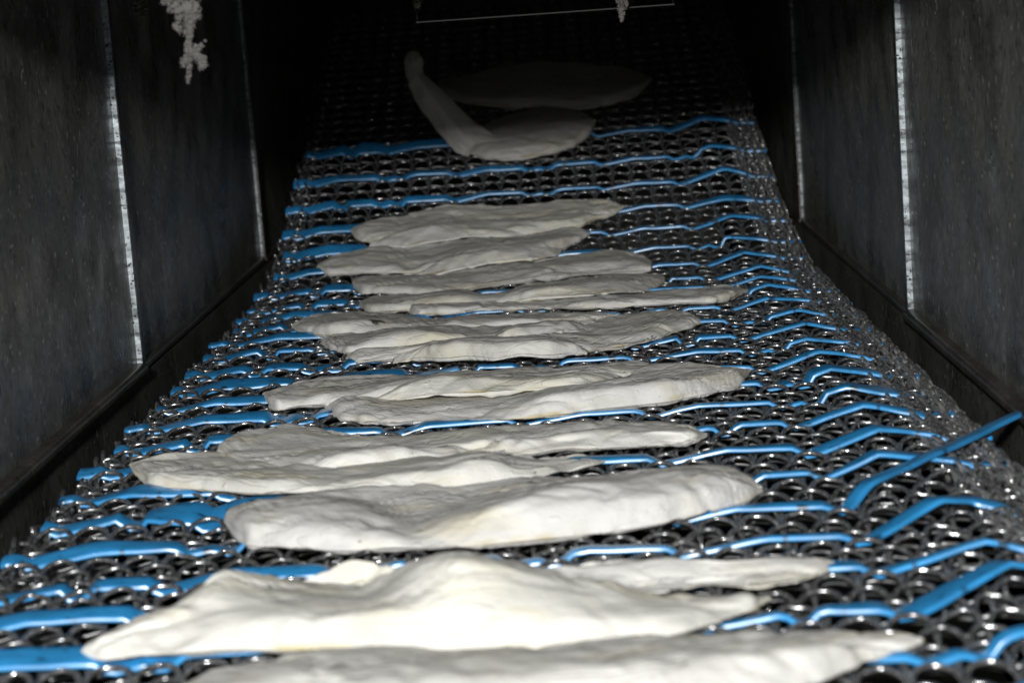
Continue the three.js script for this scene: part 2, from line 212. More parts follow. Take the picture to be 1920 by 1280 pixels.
// ---------------------------------------------------------------- breads: control points in tenths of a millimetre, rows run from the front edge over the top to the back edge
const BREADS = {
  near: [[-1373,60,-6595,-1283,60,-6501,-1182,60,-6396,-1073,60,-6282,-963,60,-6207,-851,60,-6165,-732,60,-6121,-609,60,-6075,-483,60,-6042,-356,60,-6042,-227,60,-6041,-97,60,-6040,31,60,-6040,159,60,-6065,287,60,-6136,412,60,-6205,533,60,-6276,658,60,-6421,779,60,-6561,889,60,-6669,988,60,-6760,1081,60,-6860],
    [-1349,130,-6622,-1271,145,-6610,-1182,163,-6595,-1083,177,-6574,-975,189,-6547,-857,196,-6499,-733,203,-6447,-604,210,-6395,-473,217,-6365,-340,223,-6334,-206,229,-6302,-73,230,-6313,60,230,-6328,191,227,-6349,319,219,-6380,443,211,-6409,565,193,-6471,682,174,-6537,795,145,-6631,901,115,-6726,996,93,-6794,1083,68,-6871],
    [-1381,96,-6833,-1312,111,-6889,-1228,117,-6922,-1134,120,-6963,-1031,120,-7016,-913,120,-7034,-785,120,-7039,-647,120,-7005,-505,120,-6965,-360,125,-6937,-214,132,-6913,-68,132,-6917,76,132,-6923,218,132,-6916,355,132,-6906,486,130,-6895,609,124,-6884,724,118,-6880,834,110,-6901,930,103,-6898,1014,96,-6884,1088,73,-6877]],
  hump: [[-1836,60,-7343,-1744,60,-7273,-1654,60,-7253,-1556,60,-7251,-1450,60,-7255,-1334,60,-7259,-1206,60,-7228,-1071,60,-7187,-932,60,-7146,-791,60,-7105,-649,60,-7072,-509,60,-7042,-370,60,-7015,-235,60,-7008,-105,60,-7002,21,60,-7010,140,60,-7040,253,60,-7071,362,60,-7148,464,60,-7243,558,60,-7346,649,60,-7495],
    [-1838,77,-7354,-1749,104,-7307,-1661,119,-7310,-1564,129,-7321,-1456,140,-7325,-1339,152,-7329,-1208,168,-7298,-1070,185,-7257,-930,194,-7216,-786,210,-7175,-643,218,-7142,-502,217,-7112,-363,208,-7085,-229,190,-7078,-98,172,-7072,27,157,-7080,146,136,-7110,260,129,-7141,368,111,-7218,469,97,-7300,561,87,-7380,648,63,-7505],
    [-1826,94,-7360,-1746,125,-7355,-1655,158,-7357,-1566,178,-7412,-1467,198,-7481,-1355,222,-7536,-1241,201,-7619,-1112,177,-7652,-970,162,-7641,-821,160,-7602,-653,256,-7413,-497,329,-7285,-356,321,-7272,-222,275,-7266,-91,229,-7277,36,194,-7292,156,165,-7295,269,141,-7304,375,121,-7325,473,107,-7360,562,96,-7401,647,65,-7511],
    [-1822,96,-7404,-1749,123,-7434,-1665,154,-7469,-1578,170,-7541,-1478,196,-7610,-1366,255,-7699,-1255,212,-7804,-1131,160,-7881,-990,133,-7896,-829,157,-7783,-655,271,-7559,-502,314,-7487,-359,305,-7467,-223,250,-7502,-88,217,-7467,40,184,-7443,162,151,-7430,276,125,-7431,382,111,-7442,479,100,-7447,565,93,-7449,646,68,-7517]],
  humpback: [[-1168,60,-7965,-1101,60,-7951,-1024,60,-7936,-938,60,-7919,-844,60,-7900,-742,60,-7873,-634,60,-7842,-521,60,-7811,-404,60,-7779,-284,60,-7755,-164,60,-7730,-44,60,-7705,75,60,-7677,191,60,-7649,304,60,-7641,416,60,-7698,516,60,-7660,609,60,-7619,697,60,-7627,784,60,-7679,867,60,-7770,945,60,-7881],
    [-1157,88,-7975,-1093,84,-7985,-1019,80,-7993,-934,79,-7989,-839,82,-7970,-737,82,-7943,-628,82,-7912,-514,82,-7881,-397,82,-7849,-277,84,-7825,-156,85,-7800,-35,87,-7775,84,84,-7747,200,80,-7719,313,74,-7711,425,60,-7768,526,66,-7730,619,73,-7689,709,77,-7697,794,78,-7736,874,76,-7804,949,61,-7891],
    [-1145,107,-7981,-1081,122,-8004,-1006,146,-8026,-922,171,-8047,-829,157,-8031,-727,136,-7983,-618,132,-7952,-505,132,-7921,-387,134,-7889,-268,131,-7899,-147,127,-7911,-23,135,-7951,99,136,-7941,218,136,-7928,332,133,-7909,442,130,-7888,545,126,-7871,643,122,-7873,733,118,-7875,815,111,-7882,889,101,-7892,952,68,-7897]],
  lobes: [[-1624,60,-9322,-1487,60,-8897,-1387,60,-8767,-1287,60,-8690,-1181,60,-8633,-1070,60,-8589,-953,60,-8556,-835,60,-8563,-709,60,-8537,-580,60,-8509,-450,60,-8498,-321,60,-8513,-192,60,-8536,-65,60,-8549,59,60,-8560,179,60,-8607,294,60,-8652,404,60,-8722,509,60,-8806,608,60,-8910,700,60,-9030,789,60,-9202],
    [-1618,82,-9333,-1480,147,-8936,-1382,153,-8824,-1283,158,-8760,-1176,164,-8703,-1065,163,-8659,-949,151,-8626,-831,126,-8633,-707,103,-8607,-575,134,-8579,-443,159,-8568,-312,176,-8583,-181,189,-8606,-53,199,-8619,71,205,-8630,192,198,-8677,307,192,-8722,417,182,-8792,521,164,-8876,617,143,-8967,706,112,-9064,790,65,-9213],
    [-1613,95,-9339,-1512,155,-9196,-1420,175,-9153,-1320,185,-9108,-1211,188,-9059,-1095,183,-9004,-974,166,-8956,-847,136,-8881,-709,121,-8696,-576,161,-8683,-442,193,-8658,-309,220,-8660,-178,235,-8731,-48,238,-8809,79,233,-8855,201,227,-8905,320,217,-8964,431,207,-9013,531,189,-9024,622,167,-9031,706,129,-9083,788,68,-9219],
    [-1608,105,-9345,-1542,125,-9413,-1454,136,-9408,-1356,138,-9400,-1250,134,-9397,-1138,122,-9405,-1014,106,-9382,-878,93,-9282,-733,99,-9091,-603,105,-9189,-465,120,-9229,-325,138,-9232,-185,157,-9208,-49,170,-9191,82,174,-9187,209,175,-9205,330,167,-9266,445,159,-9317,549,145,-9328,640,131,-9293,715,115,-9210,787,69,-9225],
    [-1616,90,-9453,-1552,99,-9533,-1469,104,-9566,-1372,107,-9578,-1267,108,-9598,-1153,109,-9628,-1033,114,-9685,-898,109,-9656,-758,105,-9613,-615,102,-9571,-473,106,-9586,-329,111,-9580,-185,116,-9539,-46,124,-9459,87,134,-9383,216,136,-9405,340,132,-9471,458,125,-9536,565,117,-9564,659,110,-9532,731,101,-9397,788,75,-9231]],
  torn_under: [[-2329,60,-10724,-2162,60,-10249,-2051,60,-10107,-1940,60,-10004,-1827,60,-9939,-1706,60,-9869,-1579,60,-9801,-1450,60,-9744,-1318,60,-9699,-1184,60,-9666,-1050,60,-9633,-916,60,-9609,-785,60,-9597,-656,60,-9584,-532,60,-9593,-413,60,-9618,-300,60,-9641,-194,60,-9698,-96,60,-9806,-4,60,-9884,79,60,-9976,153,60,-10084],
    [-2331,63,-10734,-2162,118,-10283,-2055,125,-10164,-1945,130,-10074,-1831,134,-10009,-1709,137,-9939,-1581,140,-9871,-1451,140,-9814,-1318,138,-9769,-1184,133,-9736,-1049,134,-9703,-913,148,-9679,-780,155,-9667,-649,172,-9654,-522,199,-9663,-404,182,-9707,-294,134,-9711,-188,119,-9768,-90,103,-9876,1,96,-9941,83,81,-10009,156,63,-10095],
    [-2329,68,-10740,-2199,108,-10485,-2098,114,-10409,-1991,116,-10352,-1878,116,-10305,-1757,116,-10256,-1628,116,-10204,-1494,116,-10151,-1356,116,-10097,-1216,116,-10043,-1075,118,-9999,-937,124,-9985,-801,130,-9981,-668,136,-9995,-540,144,-10035,-416,130,-10044,-299,104,-9971,-190,100,-9970,-89,100,-10024,3,95,-10053,85,86,-10062,157,64,-10101],
    [-2327,72,-10746,-2242,90,-10717,-2160,94,-10753,-2064,94,-10775,-1957,91,-10788,-1834,90,-10764,-1701,90,-10720,-1562,90,-10677,-1419,90,-10638,-1273,90,-10599,-1126,90,-10555,-978,90,-10506,-833,90,-10458,-691,93,-10405,-554,99,-10351,-424,97,-10278,-303,89,-10194,-191,84,-10124,-89,84,-10140,4,80,-10147,86,73,-10145,157,65,-10107]],
  torn_over: [[-1892,60,-10792,-1764,60,-10462,-1661,60,-10357,-1555,60,-10288,-1440,60,-10220,-1319,60,-10160,-1193,60,-10117,-1067,60,-10136,-938,60,-10193,-803,60,-10235,-663,60,-10264,-526,60,-10394,-381,60,-10296,-242,60,-10252,-108,60,-10321,21,60,-10281,142,60,-10230,256,60,-10225,362,60,-10253,457,60,-10259,542,60,-10259,631,60,-10464],
    [-1889,75,-10802,-1763,96,-10496,-1663,97,-10414,-1559,95,-10358,-1443,105,-10290,-1319,128,-10230,-1190,159,-10187,-1062,167,-10206,-933,158,-10263,-800,121,-10305,-662,108,-10334,-525,83,-10464,-376,137,-10366,-237,131,-10322,-103,102,-10391,27,112,-10351,149,125,-10300,263,125,-10295,369,117,-10323,464,114,-10317,547,111,-10293,632,66,-10474],
    [-1880,98,-10808,-1771,116,-10621,-1683,113,-10618,-1584,110,-10617,-1475,110,-10613,-1355,115,-10605,-1230,113,-10612,-1099,109,-10626,-958,108,-10598,-813,108,-10549,-666,114,-10511,-522,117,-10504,-377,128,-10460,-236,132,-10448,-100,136,-10435,30,140,-10423,152,140,-10411,267,140,-10395,371,139,-10363,465,132,-10349,547,121,-10313,630,70,-10480],
    [-1884,108,-10898,-1842,113,-11148,-1760,110,-11225,-1665,108,-11290,-1553,108,-11325,-1418,101,-11230,-1274,94,-11107,-1122,90,-10959,-976,90,-10911,-830,91,-10913,-681,96,-10897,-531,100,-10898,-383,102,-10893,-237,102,-10868,-96,105,-10858,39,108,-10852,166,108,-10824,283,106,-10790,391,103,-10752,485,102,-10682,567,101,-10600,634,74,-10486]],
  plump: [[-1451,60,-12014,-1336,60,-11619,-1239,60,-11478,-1137,60,-11365,-1030,60,-11285,-919,60,-11258,-805,60,-11296,-681,60,-11275,-552,60,-11250,-420,60,-11204,-287,60,-11159,-154,60,-11202,-21,60,-11256,111,60,-11301,240,60,-11325,363,60,-11347,481,60,-11377,595,60,-11452,701,60,-11522,802,60,-11630,896,60,-11759,1015,60,-12252],
    [-1448,73,-12025,-1333,99,-11653,-1238,100,-11535,-1136,104,-11435,-1028,113,-11355,-917,113,-11328,-803,96,-11366,-679,88,-11345,-550,87,-11320,-415,108,-11274,-278,152,-11229,-143,175,-11272,-9,178,-11326,124,178,-11371,253,180,-11395,377,181,-11417,495,181,-11447,609,172,-11522,720,155,-11670,826,136,-11832,922,113,-11990,1020,67,-12263],
    [-1445,81,-12031,-1350,125,-11874,-1257,129,-11796,-1156,130,-11731,-1049,124,-11687,-934,118,-11639,-811,116,-11579,-683,116,-11513,-552,121,-11514,-418,130,-11524,-281,144,-11536,-143,156,-11554,-6,156,-11614,131,156,-11685,265,156,-11759,394,153,-11826,518,147,-11882,634,141,-11935,743,131,-11995,843,120,-12053,933,103,-12120,1020,69,-12269],
    [-1438,89,-12037,-1379,105,-12210,-1293,106,-12232,-1190,101,-12175,-1078,96,-12101,-960,96,-12082,-835,96,-12054,-703,96,-12022,-567,96,-12025,-428,98,-12021,-286,101,-12006,-143,104,-12016,-2,107,-12037,138,111,-12063,276,115,-12115,416,125,-12321,544,122,-12373,661,115,-12372,767,106,-12344,861,97,-12294,943,88,-12242,1021,68,-12275]],
  plump_behind: [[-1882,60,-12519,-1752,60,-12063,-1667,60,-12013,-1578,60,-12012,-1477,60,-11975,-1370,60,-11952,-1257,60,-11936,-1138,60,-11925,-1016,60,-11933,-890,60,-11940,-762,60,-11948,-633,60,-11956,-504,60,-11963,-378,60,-11971,-256,60,-11978,-138,60,-12017,-26,60,-12055,80,60,-12100,179,60,-12166,270,60,-12227,351,60,-12281,423,60,-12329],
    [-1882,74,-12529,-1750,125,-12096,-1668,121,-12070,-1581,123,-12082,-1477,140,-12045,-1369,141,-12022,-1256,140,-12006,-1134,160,-11995,-1010,181,-12003,-882,193,-12010,-754,188,-12018,-625,172,-12026,-498,145,-12033,-372,137,-12041,-249,130,-12048,-131,119,-12087,-18,119,-12125,89,132,-12170,187,117,-12236,277,106,-12284,358,102,-12315,429,99,-12340],
    [-1879,83,-12535,-1796,108,-12463,-1717,112,-12490,-1627,116,-12507,-1531,116,-12545,-1423,116,-12566,-1305,116,-12558,-1177,119,-12516,-1044,127,-12452,-909,138,-12423,-775,140,-12407,-641,135,-12399,-509,124,-12395,-378,124,-12368,-251,121,-12344,-130,116,-12320,-15,121,-12333,92,123,-12358,192,118,-12406,283,107,-12454,365,95,-12500,437,84,-12539],
    [-1873,88,-12541,-1807,96,-12590,-1740,96,-12715,-1660,96,-12823,-1566,96,-12913,-1456,96,-12942,-1334,96,-12924,-1199,96,-12827,-1060,96,-12707,-925,100,-12689,-792,102,-12756,-658,96,-12838,-517,96,-12715,-384,96,-12715,-254,94,-12691,-130,91,-12657,-13,90,-12650,97,90,-12664,199,90,-12712,293,87,-12754,375,83,-12771,443,78,-12688]],
  stack_top: [[-2057,60,-15425,-1943,60,-15087,-1844,60,-14941,-1738,60,-14802,-1629,60,-14718,-1516,60,-14666,-1396,60,-14612,-1272,60,-14574,-1144,60,-14537,-1012,60,-14499,-880,60,-14461,-747,60,-14443,-617,60,-14440,-489,60,-14437,-364,60,-14434,-245,60,-14442,-132,60,-14487,-25,60,-14530,73,60,-14570,164,60,-14663,247,60,-14766,320,60,-14858],
    [-2053,74,-15435,-1939,106,-15121,-1841,126,-14998,-1733,151,-14872,-1626,164,-14811,-1517,168,-14816,-1400,159,-14803,-1277,140,-14775,-1145,135,-14707,-1011,130,-14638,-873,146,-14545,-739,152,-14513,-609,146,-14510,-481,140,-14507,-356,135,-14504,-237,131,-14512,-124,121,-14557,-18,111,-14600,81,104,-14640,171,90,-14720,253,77,-14800,325,66,-14868],
    [-2045,84,-15441,-1994,97,-15648,-1920,101,-15762,-1826,102,-15791,-1720,102,-15795,-1599,102,-15735,-1468,100,-15631,-1329,96,-15497,-1185,92,-15324,-1041,90,-15179,-899,92,-15076,-762,102,-15081,-627,102,-15075,-493,102,-15070,-364,100,-15085,-241,95,-15103,-123,93,-15063,-14,90,-15027,86,88,-14962,175,85,-14902,255,80,-14874,325,72,-14877]],
  stack_mid: [[-1751,60,-14557,-1652,60,-14186,-1568,60,-14015,-1482,60,-13898,-1400,60,-13893,-1310,60,-13885,-1214,60,-13867,-1113,60,-13848,-1008,60,-13828,-901,60,-13825,-793,60,-13832,-684,60,-13839,-576,60,-13856,-470,60,-13891,-366,60,-13925,-267,60,-13957,-172,60,-14022,-83,60,-14083,0,60,-14140,77,60,-14260,148,60,-14387,210,60,-14501],
    [-1747,77,-14567,-1648,109,-14220,-1565,116,-14072,-1480,129,-13968,-1396,143,-13963,-1305,159,-13955,-1207,178,-13937,-1105,186,-13918,-1000,186,-13898,-893,180,-13895,-786,167,-13902,-678,150,-13909,-571,137,-13926,-464,143,-13961,-360,149,-13995,-260,147,-14027,-166,140,-14092,-77,132,-14153,6,122,-14210,82,105,-14317,150,88,-14421,211,73,-14511],
    [-1732,90,-14573,-1679,98,-14654,-1611,102,-14667,-1534,105,-14670,-1448,107,-14674,-1360,115,-14740,-1260,119,-14737,-1153,120,-14697,-1040,120,-14644,-926,118,-14595,-811,114,-14549,-696,104,-14493,-583,98,-14459,-473,104,-14487,-366,108,-14526,-263,108,-14529,-166,108,-14532,-74,105,-14529,10,103,-14527,85,95,-14527,153,86,-14528,212,78,-14529]],
  stack_front: [[-1504,60,-13791,-1408,60,-13530,-1323,60,-13493,-1232,60,-13493,-1133,60,-13519,-1022,60,-13479,-902,60,-13425,-777,60,-13357,-648,60,-13287,-518,60,-13252,-386,60,-13254,-254,60,-13257,-123,60,-13254,6,60,-13265,132,60,-13294,254,60,-13339,371,60,-13417,483,60,-13507,594,60,-13711,696,60,-13888,789,60,-14040,878,60,-14255],
    [-1500,72,-13801,-1404,102,-13564,-1321,104,-13550,-1230,105,-13563,-1131,108,-13589,-1018,125,-13549,-897,137,-13495,-771,152,-13427,-641,162,-13357,-510,163,-13322,-378,158,-13324,-246,154,-13327,-115,148,-13324,13,133,-13335,137,92,-13364,259,88,-13409,377,90,-13487,489,94,-13577,600,85,-13781,701,85,-13946,793,84,-14074,879,66,-14266],
    [-1493,81,-13807,-1409,120,-13714,-1326,127,-13711,-1233,131,-13698,-1129,135,-13678,-1018,140,-13653,-900,146,-13647,-776,153,-13640,-646,156,-13615,-513,156,-13574,-379,156,-13539,-244,156,-13526,-111,150,-13570,19,129,-13654,146,108,-13668,271,108,-13731,392,111,-13806,506,115,-13885,613,114,-13983,712,110,-14087,800,102,-14156,879,68,-14272],
    [-1483,90,-13816,-1424,96,-13971,-1348,96,-14067,-1256,96,-14088,-1150,99,-14061,-1035,103,-14023,-917,108,-14060,-789,112,-14040,-656,114,-14007,-520,114,-13964,-383,114,-13930,-245,114,-13916,-109,111,-13986,28,104,-14227,166,102,-14439,299,102,-14565,425,102,-14631,543,99,-14676,651,96,-14707,746,92,-14669,824,87,-14529,880,71,-14278]],
  slim_front: [[-1279,60,-16102,-1165,60,-15587,-1071,60,-15519,-966,60,-15443,-855,60,-15431,-736,60,-15446,-608,60,-15443,-472,60,-15417,-331,60,-15390,-187,60,-15335,-41,60,-15274,104,60,-15214,247,60,-15155,388,60,-15132,526,60,-15144,658,60,-15144,783,60,-15140,897,60,-15094,1001,60,-15052,1108,60,-15171,1214,60,-15397,1314,60,-15639],
    [-1274,75,-16112,-1158,128,-15634,-1065,127,-15576,-960,130,-15513,-849,126,-15501,-730,118,-15516,-602,112,-15513,-466,108,-15487,-325,102,-15460,-180,100,-15405,-33,111,-15344,114,126,-15284,259,144,-15225,400,137,-15202,538,127,-15214,670,120,-15214,794,114,-15210,909,117,-15164,1014,126,-15122,1119,114,-15228,1223,94,-15431,1319,70,-15649],
    [-1261,89,-16118,-1184,96,-16182,-1089,100,-16163,-983,102,-16132,-866,102,-16091,-741,102,-16046,-607,102,-16004,-467,102,-15962,-322,102,-15914,-174,102,-15861,-24,104,-15804,126,109,-15738,273,113,-15678,418,109,-15650,560,106,-15669,698,102,-15713,829,99,-15757,953,95,-15802,1068,92,-15855,1171,89,-15873,1252,84,-15766,1321,72,-15665]],
  slim_behind: [[-1644,61,-16341,-1538,60,-15963,-1449,60,-15869,-1354,60,-15822,-1250,60,-15783,-1140,60,-15749,-1022,60,-15713,-898,60,-15675,-771,60,-15668,-640,60,-15668,-508,60,-15667,-374,60,-15667,-242,60,-15666,-112,60,-15666,15,60,-15712,138,60,-15771,255,60,-15827,365,60,-15881,468,60,-15954,563,60,-16021,647,60,-16081,743,64,-16518],
    [-1639,76,-16351,-1532,117,-15996,-1444,127,-15926,-1349,138,-15892,-1244,151,-15853,-1135,158,-15863,-1017,167,-15844,-891,178,-15795,-765,165,-15799,-637,141,-15834,-503,144,-15825,-366,169,-15772,-232,175,-15763,-101,179,-15755,25,177,-15788,148,172,-15841,265,166,-15897,375,160,-15959,478,151,-16042,576,129,-16210,664,109,-16363,745,88,-16529],
    [-1633,91,-16386,-1568,98,-16499,-1487,100,-16534,-1393,101,-16545,-1286,104,-16524,-1171,109,-16487,-1050,113,-16482,-923,117,-16494,-789,115,-16461,-650,97,-16331,-513,102,-16360,-375,117,-16465,-237,118,-16517,-101,119,-16567,33,119,-16629,162,119,-16690,285,119,-16744,399,118,-16774,506,116,-16801,600,110,-16788,684,104,-16772,753,88,-16693]],
  lifted: [[-1783,108,-17306,-1677,82,-16939,-1584,76,-16842,-1483,72,-16762,-1376,70,-16709,-1260,68,-16653,-1137,66,-16592,-1013,67,-16635,-884,69,-16688,-750,72,-16752,-614,76,-16838,-473,86,-16850,-333,98,-16832,-196,105,-16849,-64,97,-16919,64,85,-17002,186,86,-17007,300,86,-17009,404,85,-16999,499,85,-16990,585,86,-17017,661,88,-17050],
    [-1778,129,-17317,-1675,148,-17027,-1579,151,-16900,-1479,152,-16836,-1371,151,-16779,-1255,147,-16724,-1132,142,-16676,-1009,127,-16705,-881,114,-16758,-748,103,-16822,-612,100,-16908,-471,112,-16920,-330,134,-16902,-192,147,-16919,-60,127,-16989,68,113,-17072,190,110,-17077,304,108,-17079,409,109,-17069,503,111,-17048,588,117,-17051,664,120,-17074],
    [-1773,145,-17323,-1693,156,-17292,-1604,162,-17267,-1504,161,-17216,-1394,160,-17163,-1278,156,-17143,-1154,152,-17121,-1024,148,-17101,-889,147,-17086,-751,148,-17083,-610,154,-17098,-469,159,-17138,-329,163,-17190,-190,163,-17192,-55,163,-17194,74,164,-17210,197,165,-17225,312,166,-17236,418,162,-17235,514,159,-17234,598,143,-17224,671,124,-17214],
    [-1779,143,-17485,-1707,153,-17551,-1619,151,-17534,-1519,149,-17515,-1410,147,-17493,-1292,144,-17465,-1166,142,-17447,-1036,146,-17488,-900,150,-17526,-760,154,-17565,-617,159,-17608,-472,164,-17652,-327,164,-17652,-185,166,-17668,-46,175,-17742,88,180,-17782,216,183,-17818,335,185,-17851,442,179,-17809,537,166,-17713,618,150,-17591,683,122,-17378]],
  notched: [[-2141,187,-17993,-2048,158,-17775,-1961,150,-17710,-1868,147,-17682,-1765,143,-17654,-1655,140,-17628,-1538,137,-17601,-1414,133,-17565,-1285,129,-17525,-1153,126,-17494,-1023,130,-17536,-892,136,-17588,-761,143,-17647,-631,149,-17705,-504,151,-17718,-382,149,-17700,-266,153,-17735,-157,167,-17847,-54,189,-18007,41,211,-18159,126,231,-18281,204,261,-18461],
    [-2136,203,-18004,-2043,213,-17808,-1957,207,-17767,-1865,208,-17752,-1762,211,-17724,-1651,212,-17698,-1532,213,-17671,-1408,207,-17635,-1281,177,-17595,-1146,214,-17564,-1014,229,-17606,-882,241,-17658,-750,252,-17717,-621,251,-17775,-493,253,-17788,-370,263,-17770,-254,267,-17805,-145,277,-17917,-43,283,-18077,51,285,-18216,135,285,-18318,210,274,-18471],
    [-2131,216,-18010,-2057,237,-18009,-1978,252,-18053,-1885,254,-18045,-1782,257,-18037,-1671,253,-18028,-1553,249,-18020,-1427,241,-17994,-1295,220,-17911,-1164,230,-17966,-1029,251,-18001,-893,271,-18019,-757,277,-18027,-624,283,-18054,-495,290,-18099,-371,293,-18140,-253,295,-18178,-142,302,-18281,-39,309,-18380,55,307,-18451,139,300,-18490,211,282,-18485],
    [-2131,219,-18097,-2072,243,-18243,-1998,264,-18354,-1908,270,-18389,-1807,277,-18431,-1700,290,-18505,-1581,293,-18521,-1452,286,-18491,-1318,279,-18456,-1183,285,-18478,-1045,289,-18494,-907,294,-18509,-768,295,-18512,-632,292,-18496,-500,289,-18481,-374,292,-18494,-254,297,-18523,-141,306,-18573,-36,318,-18639,59,316,-18656,141,303,-18617,212,281,-18533]],
  far_flat: [[-1944,391,-19101,-1846,325,-18793,-1752,303,-18682,-1653,292,-18627,-1546,285,-18591,-1428,273,-18526,-1306,271,-18514,-1179,277,-18546,-1047,284,-18582,-911,291,-18623,-770,287,-18603,-629,284,-18582,-489,279,-18558,-352,274,-18533,-218,283,-18577,-89,291,-18623,33,298,-18656,148,306,-18697,259,340,-18866,356,347,-18898,446,366,-18987,530,406,-19162],
    [-1940,400,-19111,-1844,400,-18893,-1748,389,-18763,-1649,392,-18738,-1541,395,-18710,-1426,401,-18695,-1302,409,-18686,-1173,413,-18685,-1039,415,-18693,-904,380,-18693,-764,365,-18673,-622,364,-18652,-482,367,-18634,-344,371,-18624,-210,378,-18658,-81,386,-18699,41,388,-18735,155,390,-18773,264,391,-18936,362,405,-18957,451,414,-19058,531,419,-19172],
    [-1930,408,-19117,-1848,424,-19068,-1762,435,-19078,-1664,437,-19076,-1557,441,-19075,-1441,445,-19089,-1318,449,-19109,-1187,452,-19123,-1051,454,-19130,-910,443,-19098,-767,431,-19064,-623,428,-19050,-481,425,-19038,-341,422,-19025,-206,426,-19042,-75,431,-19063,49,433,-19073,165,435,-19083,271,434,-19099,368,432,-19118,455,428,-19146,532,423,-19178],
    [-1923,418,-19156,-1849,429,-19191,-1766,445,-19254,-1672,458,-19308,-1565,463,-19330,-1448,463,-19327,-1326,488,-19414,-1195,500,-19460,-1057,506,-19486,-915,503,-19474,-770,500,-19463,-624,483,-19406,-480,478,-19388,-338,476,-19380,-200,479,-19391,-68,482,-19403,57,482,-19410,174,482,-19414,281,475,-19394,377,463,-19351,461,447,-19294,533,425,-19213]],
  cupped: [[-1045,982,-21137,-1000,931,-20987,-949,898,-20889,-894,872,-20807,-833,855,-20755,-768,836,-20698,-699,821,-20651,-626,815,-20631,-550,809,-20612,-472,809,-20613,-393,809,-20613,-313,810,-20614,-234,815,-20631,-155,824,-20659,-79,833,-20687,-5,843,-20719,65,855,-20757,131,868,-20797,194,898,-20889,251,926,-20972,306,973,-21113,358,1044,-21317],
    [-1043,1013,-21148,-997,985,-21021,-947,951,-20946,-891,937,-20877,-829,926,-20825,-763,918,-20768,-692,921,-20721,-618,922,-20701,-541,923,-20682,-463,924,-20683,-383,926,-20683,-303,928,-20684,-223,929,-20701,-145,930,-20729,-68,931,-20757,5,938,-20789,76,952,-20827,143,964,-20867,206,990,-20959,264,1021,-21029,317,1046,-21147,365,1064,-21328],
    [-1026,1042,-21172,-981,1033,-21103,-930,1023,-21023,-874,1014,-20945,-814,1016,-20937,-749,1018,-20929,-680,1020,-20921,-607,1025,-20934,-531,1031,-20951,-453,1037,-20968,-373,1042,-20984,-293,1047,-20998,-213,1051,-21012,-134,1056,-21039,-58,1061,-21071,16,1065,-21102,86,1072,-21144,152,1078,-21183,213,1084,-21220,268,1087,-21261,318,1089,-21301,361,1090,-21336],
    [-1008,1066,-21277,-966,1075,-21298,-919,1085,-21321,-865,1096,-21348,-806,1111,-21388,-743,1130,-21441,-674,1150,-21497,-601,1168,-21548,-525,1187,-21601,-446,1207,-21655,-366,1218,-21686,-285,1227,-21710,-205,1235,-21734,-126,1235,-21736,-50,1229,-21728,23,1225,-21720,91,1214,-21695,155,1203,-21672,214,1193,-21650,265,1167,-21583,310,1140,-21515,349,1117,-21456]],
  far_oval: [[-1222,1510,-22595,-1147,1391,-22273,-1068,1362,-22195,-980,1330,-22108,-884,1306,-22041,-781,1293,-22006,-671,1278,-21967,-556,1260,-21917,-436,1241,-21865,-313,1237,-21854,-188,1234,-21845,-63,1219,-21805,61,1204,-21764,182,1190,-21723,301,1188,-21718,416,1197,-21745,526,1210,-21780,631,1232,-21840,728,1252,-21896,817,1271,-21946,902,1325,-22093,983,1399,-22294],
    [-1221,1532,-22606,-1143,1502,-22382,-1062,1464,-22252,-975,1419,-22178,-879,1400,-22111,-775,1389,-22076,-665,1377,-22037,-548,1365,-21987,-427,1356,-21935,-304,1348,-21924,-178,1339,-21915,-52,1331,-21875,73,1327,-21834,196,1326,-21833,316,1325,-21838,431,1325,-21843,541,1329,-21865,646,1345,-21925,743,1360,-21980,832,1373,-22030,914,1396,-22141,991,1420,-22305],
    [-1220,1549,-22612,-1149,1550,-22587,-1070,1551,-22582,-982,1552,-22576,-884,1553,-22573,-779,1554,-22569,-666,1555,-22566,-547,1555,-22567,-423,1556,-22567,-296,1556,-22568,-166,1556,-22569,-37,1545,-22544,92,1533,-22519,218,1521,-22494,340,1510,-22465,456,1498,-22434,566,1487,-22405,669,1476,-22378,763,1464,-22353,849,1453,-22331,925,1441,-22320,992,1430,-22315],
    [-1216,1568,-22687,-1148,1576,-22703,-1069,1584,-22723,-981,1593,-22744,-883,1604,-22768,-778,1620,-22809,-664,1644,-22872,-544,1660,-22916,-419,1666,-22932,-290,1673,-22950,-159,1679,-22967,-28,1666,-22930,101,1651,-22891,228,1633,-22846,349,1603,-22774,466,1587,-22737,578,1584,-22730,681,1569,-22691,773,1538,-22616,856,1511,-22548,928,1473,-22454,990,1440,-22373]]
};
